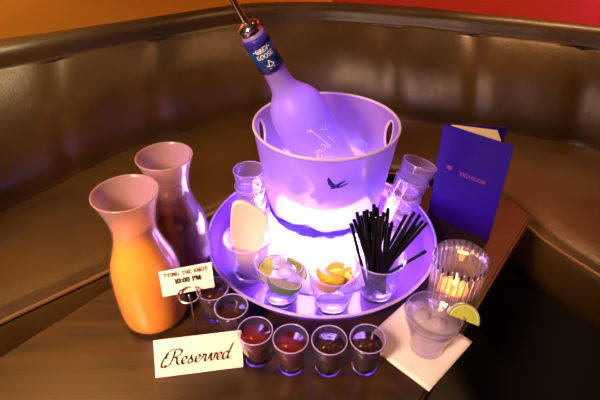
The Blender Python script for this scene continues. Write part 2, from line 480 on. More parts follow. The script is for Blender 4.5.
# wall as a grid so the hand holes are real openings
segs, nz = 200, 50
def hole(t, z):
    r = []
    for tc, zc in ((math.radians(13), .119), (math.radians(165), .119)):
        dt = (t-tc+PI) % (2*PI)-PI
        u = dt*.1/.012; v = (z-zc)/.020
        r.append(u*u+v*v < 1)
    return any(r)
bm = bmesh.new(); grids = []
for off in (0, -.0028):
    grids.append([[bm.verts.new(((br(BH*j/nz)+off)*math.cos(2*PI*k/segs), (br(BH*j/nz)+off)*math.sin(2*PI*k/segs), BH*j/nz)) for k in range(segs)] for j in range(nz+1)])
def cellhole(j, k): return hole(2*PI*(k+.5)/segs, BH*(j+.5)/nz)
for g in grids:
    for j in range(nz):
        for k in range(segs):
            if not cellhole(j, k):
                bm.faces.new((g[j][k], g[j][(k+1) % segs], g[j+1][(k+1) % segs], g[j+1][k]))
for k in range(segs): bm.faces.new((grids[0][nz][k], grids[0][nz][(k+1) % segs], grids[1][nz][(k+1) % segs], grids[1][nz][k]))
obj('wall', bm, M['bucket'], bucket)
obj('rim', tube([((br(BH)-.001)*math.cos(2*PI*k/128), (br(BH)-.001)*math.sin(2*PI*k/128), BH) for k in range(128)], .0021, 10, True), M['bucket_edge'], bucket)
for tc in (math.radians(13), math.radians(165)):
    pts = []
    for k in range(32):
        a = 2*PI*k/32; z = .119+.0215*math.sin(a); t = tc+.0128*math.cos(a)/.1
        pts.append(((br(z)-.0014)*math.cos(t), (br(z)-.0014)*math.sin(t), z))
    obj('handle_rim', tube(pts, .0021, 8, True), M['bucket_edge'], bucket)
# thick wavy cast foot of the bucket
def wav(t, i, r, z):
    w = .0042*math.sin(6*t+.9)+.002*math.sin(13*t+1); f = .0022*math.sin(24*t)
    return (r+f*.4, z+(w if z > .012 else 0))
obj('cast_base', lathe([(.078, .0008), (.0842, .0008), (.0868, .004), (.0880, .010), (.0892, .017), (.0888, .0215), (.0872, .0220), (.0868, .0215), (.0845, .003), (.078, .003)], 144, wav, close=True), M['band'], bucket)
obj('bottom', lathe([(0, .0008), (.0779, .0008), (.0779, .0026), (0, .0026)], 64), M['clearbase'], bucket)
# the bird printed on the front of the bucket
def bird(u0, v0, s, fn):
    out = bmesh.new()
    shapes = [
        [(-.2, -.62), (.15, -.60), (.42, -.38), (.62, -.10), (.30, -.02), (.02, -.12), (-.28, .18), (-.55, .62), (-.78, 1.0), (-.92, .55), (-.80, .0), (-.52, -.38)],
        [(.2, -.45), (.62, -.12), (1.12, .32), (1.0, .42), (.55, .20), (.2, .0)],
        [(.1, -.55), (.55, -.36), (1.35, -.02), (1.38, -.16), (.7, -.56), (.2, -.66)],
        [(-.62, -.72), (-.1, -.72), (.1, -.5), (-.3, -.38)],
    ]
    for sh in shapes:
        c = [(u0+x*s, v0+y*s) for x, y in sh]
        vs = [out.verts.new(fn(*p)) for p in c]
        f = out.faces.new(vs)
    bmesh.ops.triangulate(out, faces=out.faces[:])
    return out
def on_bucket(u, v):
    t = -PI/2+u/.1; r = br(v)+.0006
    return V((r*math.cos(t), r*math.sin(t), v))
obj('bird_emblem', bird(.0085, .111, .0122, on_bucket), M['blueink'], bucket, smooth=False)

# ice: a heap with single cubes on it
def ice_bm(s):
    bm = bmesh.new(); bmesh.ops.create_cube(bm, size=s)
    for v in bm.verts: v.co += V([random.uniform(-.12, .12)*s for _ in range(3)])
    bmesh.ops.bevel(bm, geom=bm.edges[:], offset=s*.14, segments=2, affect='EDGES')
    return bm
cubes = [  # offset from the bucket axis, height, turn
 (-.062, -.045, .168, .3), (-.040, -.068, .160, .9), (.062, -.040, .158, .2), (.036, -.066, .166, 1.1), (.074, .006, .160, .6),
 (-.072, .010, .160, .5), (-.046, .050, .158, 1.2), (.020, .068, .156, .1), (.055, .048, .158, .8), (-.004, -.078, .154, .4), (-.012, .072, .162, .7)]
ice0 = tag(obj('ice_cube', ice_bm(.024), M['ice']), 'clear ice cube heaped around the bottle inside the frosted bucket', 'ice', 'ice cubes in the bucket')
for i, (x, y, z, a) in enumerate(cubes):
    o = ice0 if i == 0 else ice0.copy()
    if i: C.objects.link(o)
    o.location = (BC.x+x, BC.y+y, z); o.rotation_euler = (a, a*.7, a*1.9)
bm = lathe([(0, .012), (.055, .012), (.076, .03), (.087, .055), (.070, .066), (.03, .069), (0, .070)], 64,
           lambda t, i, r, z: (r-.003, z+.004*math.sin(5*t+i)*(1 if z > .05 else 0)))
crushed = tag(obj('crushed_ice', bm, M['ice'], loc=BC+V((0, 0, TZ+.061+.018))), 'heap of crushed ice filling the frosted bucket', 'ice'); crushed['kind'] = 'stuff'

# ------------------------------------------------------------------ bottle
Bb = V((.069, .602, .112)); Bt = V((-.0600, .548, .3780))
ax = (Bt-Bb).normalized(); BL = (Bt-Bb).length
q = ax.to_track_quat('Z', 'X'); rot = q.to_euler()
bottle = thing('vodka_bottle', 'frosted spirit bottle with blue neck leaning out of the ice bucket', 'bottle', Bb, rot)
body = [(0, .004), (.012, .001), (.033, 0), (.0378, .004), (.0388, .012), (.0388, .10), (.0387, .152), (.0375, .168), (.0325, .184), (.0245, .196), (.0185, .205), (.0158, .213), (.0145, .224), (.0140, .240), (.0138, BL-.012), (0, BL-.012)]
pb = spline([(r, z, 0) for r, z in body], 4)
obj('glass_body', lathe([(max(0, p.x), p.y) for p in pb], 72), M['bottle'], bottle)
nz0, nz1 = .241, BL-.014
obj('neck_label', lathe([(.0139, nz0), (.0159, nz0), (.0159, nz1-.012), (.0139, nz1-.012)], 48, close=True), M['bluelabel'], bottle)
obj('foil_collar', lathe([(.0139, nz1-.012), (.0161, nz1-.011), (.0161, nz1-.002), (.0139, nz1)], 48, close=True), M['bluetop'], bottle)
# which way the bottle's own frame faces the camera
inv = q.to_matrix().inverted()
camdir = inv @ (V((0, 0, CAMH))-(Bb+ax*.2)).normalized()
PH = math.atan2(camdir.y, camdir.x)
def on_cyl(R, flip=1):
    # v runs up the bottle, u to the viewer's right
    return lambda u, v: V((R*math.cos(PH+u/R), R*math.sin(PH+u/R), v))
zc = .5*(nz0+nz1)
st = text_strokes('GREY', .0052, 0, zc+.006, center=True)+text_strokes('GOOSE', .0052, 0, zc-.002, center=True)
bm = ribbons(st, .0011, on_cyl(.01625), thin=.6)
ribbons([A(0, zc-.010, .005, .004, 200, 340, 8), [(-.002, zc-.013), (0, zc-.006), (.004, zc-.012)], [(-.003, zc-.017), (.004, zc-.016)]], .0012, on_cyl(.01625), thin=.6, bm=bm)
ribbons([[(u/1000, nz1-.0145+.0004*math.sin(u)) for u in range(a, a+3)] for a in range(-12, 12, 4)], .0018, on_cyl(.01625), thin=.5, bm=bm)
obj('neck_lettering', bm, M['whiteink'], bottle, smooth=False)
# birds and reeds etched in the body
bm = ribbons([[(.001, .160), (.004, .150), (.010, .130), (.014, .117)], [(-.004, .158), (.001, .156), (.001, .160)]], .0016, on_cyl(.0391), thin=.6)
ribbons([[(.013, .150), (.019, .143), (.026, .141)], [(.019, .143), (.024, .150)], [(-.008, .122), (.004, .128), (.016, .137)], [(-.004, .112), (.006, .120), (.018, .132), (.022, .118)],
         [(-.010, .110), (-.004, .124), (.002, .118)], [(.006, .128), (.012, .116)]], .0017, on_cyl(.0391), thin=.5, bm=bm)
obj('etched_mark', bm, M['clearmark'], bottle, smooth=False)
# pourer in the neck
bm = lathe([(0, 0), (.012, 0), (.0125, .004), (.010, .007), (.0135, .009), (.0135, .012), (.008, .015), (.004, .017), (0, .017)], 32)
obj('cork', bm, M['metal'], bottle, loc=(0, 0, BL-.0138))
pts = [V((0, 0, BL)), V((0, 0, BL+.02)), V((.001, 0, BL+.04)), V((.003, 0, BL+.06)), V((.008, 0, BL+.085))]
obj('pour_spout', tube(spline(pts, 5), [.0042-.0024*i/20 for i in range(21)], 12), M['metal'], bottle)

# ------------------------------------------------------------------ tumblers on the tray
def tumbler_bm(rr, rb, h, wall=.0016, base=.006, foot=.002):
    return lathe([(0, .0006), (rb-.004, 0), (rb-.0006, .0006), (rb, .003), (rb+(rr-rb)*.5, h*.5), (rr, h-.001), (rr-wall*.5, h), (rr-wall, h-.001),
                  (rb+(rr-rb)*.5-wall, h*.5), (rb-wall+(rr-rb)*.1, base+.004), (rb-wall-.003, base), (0, base)], 72)
def tumbler(name, label, loc, rr=.0362, rb=.0255, h=.074, group=None):
    t = thing(name, label, 'glass', loc, group=group)
    obj('bowl', tumbler_bm(rr, rb, h), M['cup'], t)
    obj('lip', tube([((rr-.0008)*math.cos(2*PI*k/64), (rr-.0008)*math.sin(2*PI*k/64), h-.0004) for k in range(64)], .0009, 8, True), M['lip'], t)
    obj('thick_base', lathe([(0, .0012), (rb-.003, .0012), (rb-.0018, .0035), (rb-.003, .0055), (0, .0055)], 48), M['clear'], t)
    return t
tumbler0 = tumbler('tumbler_glass', 'clear tumbler of lime wedges and ice at the front of the tray', (-.027, .4725, TZ))
g2 = put(copy_tree(tumbler0), (.0455, .458, TZ), label='clear tumbler full of yellow lemon wedges at the front of the tray')
g3 = put(copy_tree(tumbler0), (.111, .479, TZ), label='clear tumbler stuffed with black stirring straws')
g4 = put(copy_tree(tumbler0), (-.076, .520, TZ), label='clear tumbler holding a folded white paper napkin')

# citrus wedges: rind, pith and flesh
def lune(r, Ln, ang, r2=0, nt_=10, nphi=18):
    bm = bmesh.new()
    def grid(rad, lz):
        return [[V((rad*math.sin(PI*j/nphi)*math.cos(-ang/2+ang*i/nt_), rad*math.sin(PI*j/nphi)*math.sin(-ang/2+ang*i/nt_), lz*math.cos(PI*j/nphi))) for j in range(nphi+1)] for i in range(nt_+1)]
    G = grid(r, Ln)
    vo = [[bm.verts.new(p) for p in row] for row in G]
    for i in range(nt_):
        for j in range(nphi): bm.faces.new((vo[i][j], vo[i+1][j], vo[i+1][j+1], vo[i][j+1]))
    if r2:
        G2 = grid(r2, Ln*r2/r); vi = [[bm.verts.new(p) for p in row] for row in G2]
        for i in range(nt_):
            for j in range(nphi): bm.faces.new((vi[i][j], vi[i][j+1], vi[i+1][j+1], vi[i+1][j]))
        for i in (0, nt_):
            for j in range(nphi): bm.faces.new((vo[i][j], vo[i][j+1], vi[i][j+1], vi[i][j]))
    else:
        for i in (0, nt_): bm.faces.new(vo[i])
    bmesh.ops.remove_doubles(bm, verts=bm.verts, dist=1e-6)
    return bm
def wedge(name, label, kind, r=.021, Ln=.026, ang=1.15, group=None):
    t = thing(name, label, 'fruit', group=group)
    obj('rind', lune(r, Ln, ang, r*.94), M['rind_'+kind], t)
    obj('pith', lune(r*.94, Ln*.94, ang, r*.87), M['pith'], t)
    sharp(obj('flesh', lune(r*.87, Ln*.87, ang-.02), M['flesh_'+kind], t), 30)
    return t
GX, GY = -.027, .4725
lw0 = wedge('lime_wedge', 'green lime wedge pressed against the left wall of its tumbler', 'g')
put(lw0, (GX-.010, GY+.002, TZ+.052), (1.45, .2, 2.7))
lime_spots = [((GX+.006, GY-.010, TZ+.044), (1.2, .4, 4.6), 'green lime wedge at the front of the tumbler under the ice'),
              ((GX+.012, GY+.008, TZ+.042), (1.7, .1, 1.1), 'green lime wedge at the back right of its tumbler')]
for loc, rt, lb in lime_spots: put(copy_tree(lw0), loc, rt, lb)
for loc, rt, lb in [((GX-.002, GY+.012, TZ+.058), (.3, .4, .2), 'ice cube on top of the lime wedges, farther one'), ((GX+.009, GY-.004, TZ+.056), (.6, .2, .9), 'ice cube on top of the lime wedges, nearer one')]:
    o = ice0.copy(); C.objects.link(o); del o['group']; o.scale = (.8, .8, .8); put(o, loc, rt, lb)
GX, GY = .0455, .458
ly0 = wedge('lemon_wedge', 'yellow lemon wedge at the left of the lemon tumbler', 'y', .021, .025, 1.3)
put(ly0, (GX-.007, GY+.001, TZ+.052), (1.3, .1, 5.3))
for loc, rt, lb in [((GX+.004, GY-.008, TZ+.050), (1.2, -.2, 1.7), 'yellow lemon wedge at the front of the lemon tumbler'),
                    ((GX+.007, GY+.003, TZ+.054), (1.5, .3, 2.6), 'yellow lemon wedge at the right of the lemon tumbler'),
                    ((GX-.001, GY+.006, TZ+.060), (1.7, .2, 3.9), 'yellow lemon wedge at the back of the lemon tumbler')]:
    put(copy_tree(ly0), loc, rt, lb)
put(copy_tree(ly0), (GX+.001, GY-.003, TZ+.064), (.2, 1.25, .6), 'yellow lemon wedge lying on top of the other lemon wedges')

# black straws
GX, GY = .111, .479
def ray(x, y, Y):
    u = (x-300)/FPX; v = -(y-200)/FPX; c, s = math.cos(PITCH), math.sin(PITCH)
    d = V((u, c+v*s, -s+v*c)); t = Y/d.y
    return V((0, 0, CAMH))+d*t
tips = [(351, 224), (354, 220), (357, 213), (361, 216), (364, 212), (367, 210), (371, 212), (374, 205), (377, 208), (381, 217), (384, 213), (388, 209), (369, 218), (376, 219), (359, 221), (385, 222), (390, 228), (356, 226), (366, 222), (373, 214), (379, 224), (387, 218), (392, 222),
        (406, 215), (410, 220), (414, 213), (420, 215), (423, 221), (427, 223), (416, 226), (426, 251)]
straw0 = None
for i, (tx, ty) in enumerate(tips):
    Yt = GY+random.uniform(-.014, .016) if tx < 400 else GY+random.uniform(-.008, .02)
    tip = ray(tx, ty, Yt)
    dz = tip.z
    bs = V((GX+.016*((i*.618) % 1-.5)*2*.7, GY+.016*((i*.377+.2) % 1-.5)*2*.7, TZ+.0085))
    if tx > 400: bs.x = GX-.012+random.uniform(-.006, .006)
    f = (TZ+.072-bs.z)/(tip.z-bs.z)
    at = bs.lerp(tip, f); off = V((at.x-GX, at.y-GY, 0))
    if off.length > .0315:                       # keep the straw inside the rim
        need = off.normalized()*(.0315-off.length)/(1-f); bs += need
        o2 = V((bs.x-GX, bs.y-GY, 0))
        if o2.length > .022: bs -= o2.normalized()*(o2.length-.022)
    dirn = tip-bs; ln = dirn.length
    bm = bmesh.new()
    tube([V((0, 0, 0)), V((0, 0, ln))], .0025, 10, bm=bm)
    o = obj('drinking_straw', bm, M['straw']); sharp(o)
    o.location = bs; o.rotation_euler = dirn.to_track_quat('Z', 'X').to_euler()
    tag(o, 'thin black stirring straw in the crowded tumbler on the tray', 'straw', 'black straws in the tumbler')

# folded napkin in the left tumbler
nap = thing('folded_napkin', 'thick folded white paper napkin with rounded top standing in tumbler', 'napkin', (-.0765, .521, TZ+.0078), (0, 0, .1))
out = spline([(-.013, 0, 0), (.011, 0, 0), (.017, .035, 0), (.025, .070, 0), (.031, .090, 0), (.027, .104, 0), (.010, .117, 0), (-.006, .1235, 0), (-.017, .116, 0), (-.022, .075, 0), (-.018, .035, 0)], 5, True)
for k in range(3):
    bm = bmesh.new(); th = .0052; rows = []
    sc_ = 1-.04*k
    def P(p, w): 
        x = p.x*sc_; return V((x, -.008+k*.0062+w-.006*(x/.03)**2, p.y*(1.09-.05*k)))
    cen = V((.002, .06, 0))
    for w, s_ in ((.001, .93), (0, 1), (th, 1), (th+.0, .9)):
        rows.append([bm.verts.new(P(cen+(p-cen)*s_, w-(.0012 if s_ < .92 else 0))) for p in out])
    n = len(out)
    for a, b in zip(rows, rows[1:]):
        for i in range(n): bm.faces.new((a[i], a[(i+1) % n], b[(i+1) % n], b[i]))
    bm.faces.new(rows[0][::-1]); bm.faces.new(rows[-1])
    obj('paper_fold', bm, M['foldpaper'], nap)

# ------------------------------------------------------------------ shot glasses
def shot_parts(t, rr=.0225, rb=.0165, h=.055, base=.011, wm='shot'):
    obj('bowl', lathe([(rb-.0004, .0112), (rb+.0004, .013), (rb+(rr-rb)*.55, h*.6), (rr, h-.001), (rr-.0008, h),
                       (rr-.0019, h-.001), (rb+(rr-rb)*.5-.0016, h*.58), (rb-.0008, base+.004), (rb-.0012, .0112)], 56, close=True), M[wm], t)
    obj('thick_base', lathe([(0, .001), (rb-.003, 0), (rb, .0012), (rb+.0003, .004), (rb-.0006, .008), (rb-.0004, .0110), (rb-.0035, .0110), (0, .0102)], 48), M['clear'], t)
    obj('lip', tube([((rr-.0008)*math.cos(2*PI*k/48), (rr-.0008)*math.sin(2*PI*k/48), h-.0004) for k in range(48)], .0007, 8, True), M['lip'], t)
    return t
def filled(name, label, loc, liquid, group=None, rr=.0225, lv=.044):
    t = thing(name, label, 'shot glass', loc, group=group)
    shot_parts(t, rr)
    h, rb, base = .055, .0165, .011
    rl = rr-.0025-(h-lv)/h*(rr-rb)*.9
    obj('liqueur', lathe([(0, base+.0006), (rb-.0030, base+.0008), (rb-.0012, base+.0046), (rb+(rr-rb)*.5-.0023, h*.58), (rl, lv), (0, lv)], 48), M[liquid], t)
    return t
sg = filled('shot_glass', 'full shot of reddish liqueur, first of four in front row by the reserved card', (-.056, .378, 0), 'redshot')
sg2 = put(copy_tree(sg), (-.0115, .366, 0), label='full shot of red liqueur, second from the reserved card in the front row')
sd = filled('shot_glass', 'full shot of dark brown liqueur, third from the reserved card in the front row', (.036, .364, 0), 'darkshot')
put(copy_tree(sd), (.083, .366, 0), label='full shot of dark brown liqueur beside the white napkin, end of front row')
put(copy_tree(sd), (-.0905, .417, 0), label='full shot of dark liqueur between the tray and the reserved card')
put(copy_tree(sd), (-.120, .449, 0), label='full shot of dark liqueur partly hidden behind the small time card')

# empty stacks
gs = 'stacked empty shot glasses left of the bucket'
e0 = thing('empty_shot_glass', 'empty clear shot glass, topmost of the upright stack left of bucket', 'shot glass', (0, 0, 0))
shot_parts(e0, rr=.0262, rb=.0195, h=.050, wm='empty')
SX, SY = -.083, .645
labels = ['empty clear shot glass, topmost of the upright stack left of bucket', 'empty clear shot glass in the middle of the upright left stack', 'empty clear shot glass at the bottom of the upright left stack']
for k in range(3):
    o = e0 if k == 0 else copy_tree(e0)
    put(o, (SX, SY, TZ+.030*(2-k)+.0005), label=labels[k])
gs = 'leaning stack of glasses right of the bucket'
b0 = V((.156, .628, TZ+.008)); a2 = V((.036, .016, .112)).normalized()
r0 = thing('empty_rocks_glass', 'x', 'glass')
shot_parts(r0, rr=.0285, rb=.0215, h=.062, base=.009, wm='empty')
labels = ['empty heavy glass, topmost of the leaning stack by the menu', 'empty heavy glass in the middle of the leaning stack by the menu', 'empty heavy glass at the bottom of the leaning stack by the menu']
for k in range(3):
    o = r0 if k == 0 else copy_tree(r0)
    put(o, b0+a2*(.030*(2-k)), a2.to_track_quat('Z', 'X').to_euler(), label=labels[k])

# ------------------------------------------------------------------ carafes
def carafe(name, label, loc, liquid, level, sc=1.0):
    t = thing(name, label, 'carafe', loc)
    P_ = [(.037, 0), (.0430, .004), (.0458, .014), (.0470, .040), (.0462, .078), (.0425, .106), (.0340, .131), (.0288, .150), (.0278, .166), (.0305, .184), (.0352, .200), (.0392, .212)]
    P_ = [(r*sc, z*sc) for r, z in P_]
    o_ = spline([(r, z, 0) for r, z in P_], 5)
    prof_ = [(0, .002)]+[(p.x, p.y) for p in o_]
    inn = [(p.x-.0021, p.y) for p in reversed(o_) if p.y > .006]
    prof_ += [(P_[-1][0]-.0008, P_[-1][1]+.0008)]+inn+[(.02, .0062), (0, .006)]
    obj('glass_body', lathe(prof_, 80), M['carafe'], t)
    lp = [(p.x-.0023, max(p.y, .0068)) for p in o_ if p.y > .006 and p.y < level]
    lp = [(0, .0068), (.027, .0068)]+lp+[(lp[-1][0]-.0006, level), (0, level+.0003)]
    obj('juice', lathe(lp, 64), M[liquid], t)
    obj('lip', tube([((P_[-1][0]-.0008)*math.cos(2*PI*k/72), (P_[-1][0]-.0008)*math.sin(2*PI*k/72), P_[-1][1]+.0004) for k in range(72)], .0012, 8, True), M['carafe'], t)
    return t
carafe('juice_carafe', 'flared glass carafe of orange juice standing at the left of the table', (-.206, .452, 0), 'orange', .168)
carafe('juice_carafe', 'flared glass carafe of dark red cranberry juice behind the orange one', (-.183, .547, 0), 'cranberry', .150, .97)

# ------------------------------------------------------------------ cards
# reserved tent card
FL, FR = V((-.182, .347, .0008)), V((-.073, .363, .0008)); TL, TR = V((-.181, .367, .049)), V((-.0735, .383, .049))
card = thing('reserved_card', 'folded cream tent card with Reserved in black script, before the carafe', 'sign', (-.13, .37, 0))
o0 = V((-.13, .37, 0))
bm = slab([FL-o0, FR-o0, TR-o0, TL-o0], -.0005)
BLc, BRc = TL+V((-.004, .026, -.048)), TR+V((-.004, .026, -.048))
slab([TL-o0, TR-o0, BRc-o0, BLc-o0], -.0005, bm)
obj('card_stock', bm, M['card'], card, smooth=False)
nrm = (FR-FL).cross(TL-FL).normalized()
def on_plane(o_, ux, uy, n_, base): return lambda u, v: o_+ux*u+uy*v+n_-base
ux = (FR-FL).normalized(); uy = (TL-FL); uy = (uy-ux*uy.dot(ux)).normalized()
W_, H_ = (FR-FL).length, (TL-FL).length
# copperplate "Reserved": strokes in x-height units, sheared to the right
def bez(*p): return [(q.x, q.y) for q in spline([(a, b, 0) for a, b in p], 6)]
scr = []
# R with entry flourish
scr += [bez((.55, .10), (.30, -.18), (-.02, -.02), (.02, .55), (.35, 1.25), (.75, 1.55)),
        bez((1.35, 1.85), (1.25, 1.2), (1.05, .5), (.80, .02), (.45, -.15), (.35, .08)),
        bez((.45, .95), (.42, 1.45), (.95, 1.98), (1.75, 2.0), (2.15, 1.68), (1.85, 1.2), (1.30, 1.0)),
        bez((1.30, 1.0), (1.62, .85), (1.70, .25), (2.0, .0), (2.35, .28))]
def e(x): return [bez((x, .35), (x+.35, .50), (x+.52, .78), (x+.36, .98), (x+.10, .80), (x+.02, .35), (x+.22, .02), (x+.62, .30))]
def s(x): return [bez((x-.05, .25), (x+.25, .62), (x+.42, 1.05)), bez((x+.42, 1.05), (x+.38, .7), (x+.55, .35), (x+.38, .03), (x+.10, .06), (x+.16, .22)), bez((x+.42, .05), (x+.66, .12), (x+.85, .32))]
def r(x): return [bez((x-.05, .25), (x+.18, .62), (x+.28, 1.05)), bez((x+.28, 1.05), (x+.36, .85), (x+.60, .92)), bez((x+.60, .92), (x+.46, .45), (x+.54, .05), (x+.90, .30))]
def vv(x): return [bez((x-.05, .30), (x+.12, .9), (x+.26, .95), (x+.24, .45), (x+.34, .03), (x+.60, .25), (x+.70, .95), (x+.92, .78))]
def d(x): return [bez((x+.62, .85), (x+.38, 1.0), (x+.06, .62), (x+.06, .08), (x+.34, .02), (x+.62, .50)), bez((x+1.02, 2.02), (x+.78, 1.2), (x+.60, .40), (x+.72, .02), (x+1.08, .34))]
X0 = 2.25
for fn_, adv in ((e, .66), (s, .88), (e, .66), (r, .90), (vv, .92), (e, .66), (d, 1.0)):
    scr += fn_(X0); X0 += adv
tw = X0+.2
k_ = W_*.80/tw
scr = [[((x+.22*y)*k_+W_*.085, y*k_*.98+H_*.30) for x, y in st_] for st_ in scr]
bm = ribbons(scr, .0021, on_plane(FL, ux, uy, nrm*.0012, o0), thin=.24, nib=math.radians(35))
obj('lettering', bm, M['blackink'], card, smooth=False)
# check the lettering sits on the viewer's side
# small time card in its wire holder
HB = V((-.137, .402, 0))
hold = thing('card_holder', 'slim silver wire stand with a ring clip behind the reserved card', 'card holder', HB)
obj('foot', lathe([(0, 0), (.011, 0), (.011, .002), (.004, .004), (0, .004)], 32), M['metal'], hold)
obj('stem', tube([(0, 0, .003), (0, -.001, .05), (0, -.002, .0935)], .0010, 8), M['metal'], hold)
rp = [V((.0135*math.cos(2*PI*k/40), -.002+.0095*math.sin(2*PI*k/40), .0945+.004*math.sin(2*PI*k/40))) for k in range(40)]
obj('ring_clip', tube(rp, .0012, 8, True), M['metal'], hold)
cL0, cR0 = V((-.170, .4010, .0900)), V((-.1085, .4180, .0900)); cL1, cR1 = V((-.1745, .4160, .1180)), V((-.1120, .4340, .1180))
o1 = (cL0+cR0)/2
sc2 = thing('time_card', 'small cream tent card printed 10:00 PM held up by the wire stand', 'sign', o1)
bm = slab([cL0-o1, cR0-o1, cR1-o1, cL1-o1], -.0005)
obj('card_stock', bm, M['card'], sc2, smooth=False)
back = V((0, .016, -.016))
obj('rear_flap', slab([cL1-o1, cR1-o1, cR1-o1+back, cL1-o1+back], -.0005), M['card'], sc2, smooth=False)
n2 = (cR0-cL0).cross(cL1-cL0).normalized(); ux = (cR0-cL0).normalized(); uy = (cL1-cL0); uy = (uy-ux*uy.dot(ux)).normalized()
W_, H_ = (cR0-cL0).length, (cL1-cL0).length
bm = ribbons(text_strokes('TYING THE KNOT', .0048, W_*.5, H_*.74, gap=.14, center=True), .0008, on_plane(cL0, ux, uy, n2*.0012, o1), thin=.5)
ribbons(text_strokes('10:00 PM', .0062, W_*.52, H_*.42, gap=.1, center=True), .0014, on_plane(cL0, ux, uy, n2*.0012, o1), thin=.35, bm=bm)
obj('lettering', bm, M['blackink'], sc2, smooth=False)

# ------------------------------------------------------------------ menu
MB = V((.236, .684, 0))
menu = thing('drinks_menu', 'tall dark violet menu folder standing open behind the candle', 'menu', MB)
fl, fr = V((0, 0, .0005)), V((.086, -.074, .0005)); up = V((-.003, .004, .182))
obj('front_cover', slab([fl, fr, fr+up, fl+up], -.0018), M['menu'], menu, smooth=False)
bk = V((.098, -.012, .0005))
obj('back_cover', slab([fl+V((0, .002, 0)), bk, bk+up, fl+up+V((0, .002, 0))], .0018), M['menu'], menu, smooth=False)
pg0 = V((.012, -.002, .004)); pg1 = V((.091, -.020, .004))
bm = slab([pg0, pg1, pg1+V((-.003, .004, .170)), pg0+V((-.003, .004, .186))], .0006)
bm.free()
bm = bmesh.new()
cor = [pg0, pg1, pg1+V((-.003, .004, .158)), pg1.lerp(pg0, .12)+V((-.003, .004, .176)), pg0.lerp(pg1, .0)+V((-.003, .004, .178))]
nn = (pg1-pg0).cross(V((0, 0, 1))).normalized()*.0006
a = [bm.verts.new(x) for x in cor]; b = [bm.verts.new(x-nn) for x in cor]
bm.faces.new(a[::-1]); bm.faces.new(b)
for i in range(5): bm.faces.new((a[i], a[(i+1) % 5], b[(i+1) % 5], b[i]))
obj('page', bm, M['page'], menu, smooth=False)
nm = (fr-fl).cross(up).normalized(); ux = (fr-fl).normalized(); uy = (up-ux*up.dot(ux)).normalized()
bm = ribbons(text_strokes('TIEAROOM', .0068, .062, .103, gap=.12, center=True), .0016, on_plane(fl, ux, uy, nm*.0022, V((0, 0, 0))), thin=.5)
obj('lettering', bm, M['pinkink'], menu, smooth=False)
bm = slab([fl+nm*.0021+ux*.016+uy*.107, fl+nm*.0021+ux*.025+uy*.107, fl+nm*.0021+ux*.025+uy*.114, fl+nm*.0021+ux*.016+uy*.114], .0002)
obj('printed_emblem', bm, M['pinkink'], menu, smooth=False)

# ------------------------------------------------------------------ candle holder
ch = thing('candle_holder', 'ribbed clear glass candle holder glowing amber beside the tray', 'candle holder', (.219, .470, 0))
NR = 26
def ribf(t, i, r, z): 
    return (r+(.0014*abs(math.cos(NR*t/2))**.8-.0004 if 1 < i < 8 else 0), z+(.0006*math.cos(NR*t) if i in (7, 8) else 0))
obj('ribbed_bowl', lathe([(0, .001), (.026, 0), (.0305, .003), (.0315, .010), (.0325, .03), (.0338, .06), (.0350, .080), (.0362, .0925), (.0355, .094), (.0340, .0925), (.0325, .07), (.030, .03), (.0285, .012), (0, .010)], NR*10, ribf), M['rib'], ch)
for k in range(NR):
    t = 2*PI*(k+.5)/NR
    pts = [V((r_*math.cos(t), r_*math.sin(t), z)) for r_, z in ((.0320, .006), (.0329, .03), (.0343, .06), (.0355, .080), (.0363, .0915))]
    obj('glass_rib', tube(pts, .0015, 6), M['clear'], ch)
cd = thing('votive_candle', 'small lit candle with painted amber glow inside the ribbed glass holder', 'candle', (.219, .470, .0112))
obj('wax', lathe([(0, 0), (.021, 0), (.0215, .002), (.0215, .024), (.0195, .0255), (.012, .0235), (0, .023)], 40), M['wax'], cd)
obj('wick', tube([(0, 0, .022), (.0004, 0, .027), (.001, 0, .031)], .0006, 6), M['blackink'], cd)
obj('flame', lathe([(0, .026), (.002, .028), (.0036, .033), (.0034, .038), (.002, .044), (.0009, .049), (0, .052)], 20), M['flame'], cd)

# ------------------------------------------------------------------ napkin and cocktail
ax_ = V((.071, .069, 0)).normalized(); bx_ = V((-.70, .714, 0))
c0 = V((.158, .328, .0004)); sd_ = .104
cor = [c0, c0+ax_*sd_, c0+ax_*sd_+bx_*sd_, c0+bx_*sd_]
cc = sum(cor, V())/4; cc.z = 0
npk = thing('cocktail_napkin', 'square white cocktail napkin flat on the table under the margarita', 'napkin', cc)
for k in range(2):
    bm = bmesh.new(); n = 14; g = []
    for i in range(n+1):
        row = []
        for j in range(n+1):
            p = c0+ax_*sd_*(i/n)+bx_*sd_*(j/n)-cc
            edge = max(abs(i/n-.5), abs(j/n-.5))*2
            z = .0006+k*.0013+max(0, edge-.85)*.004*(1+math.sin(i*1.1+j*.7+k*2))*.35
            row.append(bm.verts.new((p.x, p.y, z)))
        g.append(row)
    for i in range(n):
        for j in range(n): bm.faces.new((g[i][j], g[i+1][j], g[i+1][j+1], g[i][j+1]))
    low = {v: bm.verts.new(v.co+V((0, 0, .0009))) for v in list(bm.verts)}
    for f in list(bm.faces): bm.faces.new([low[v] for v in f.verts])
    for e_ in [e_ for e_ in list(bm.edges) if len(e_.link_faces) == 1 and all(v in low for v in e_.verts)]:
        p_, q_ = e_.verts; bm.faces.new((p_, q_, low[q_], low[p_]))
    obj('paper_ply', bm, M['paper'], npk)

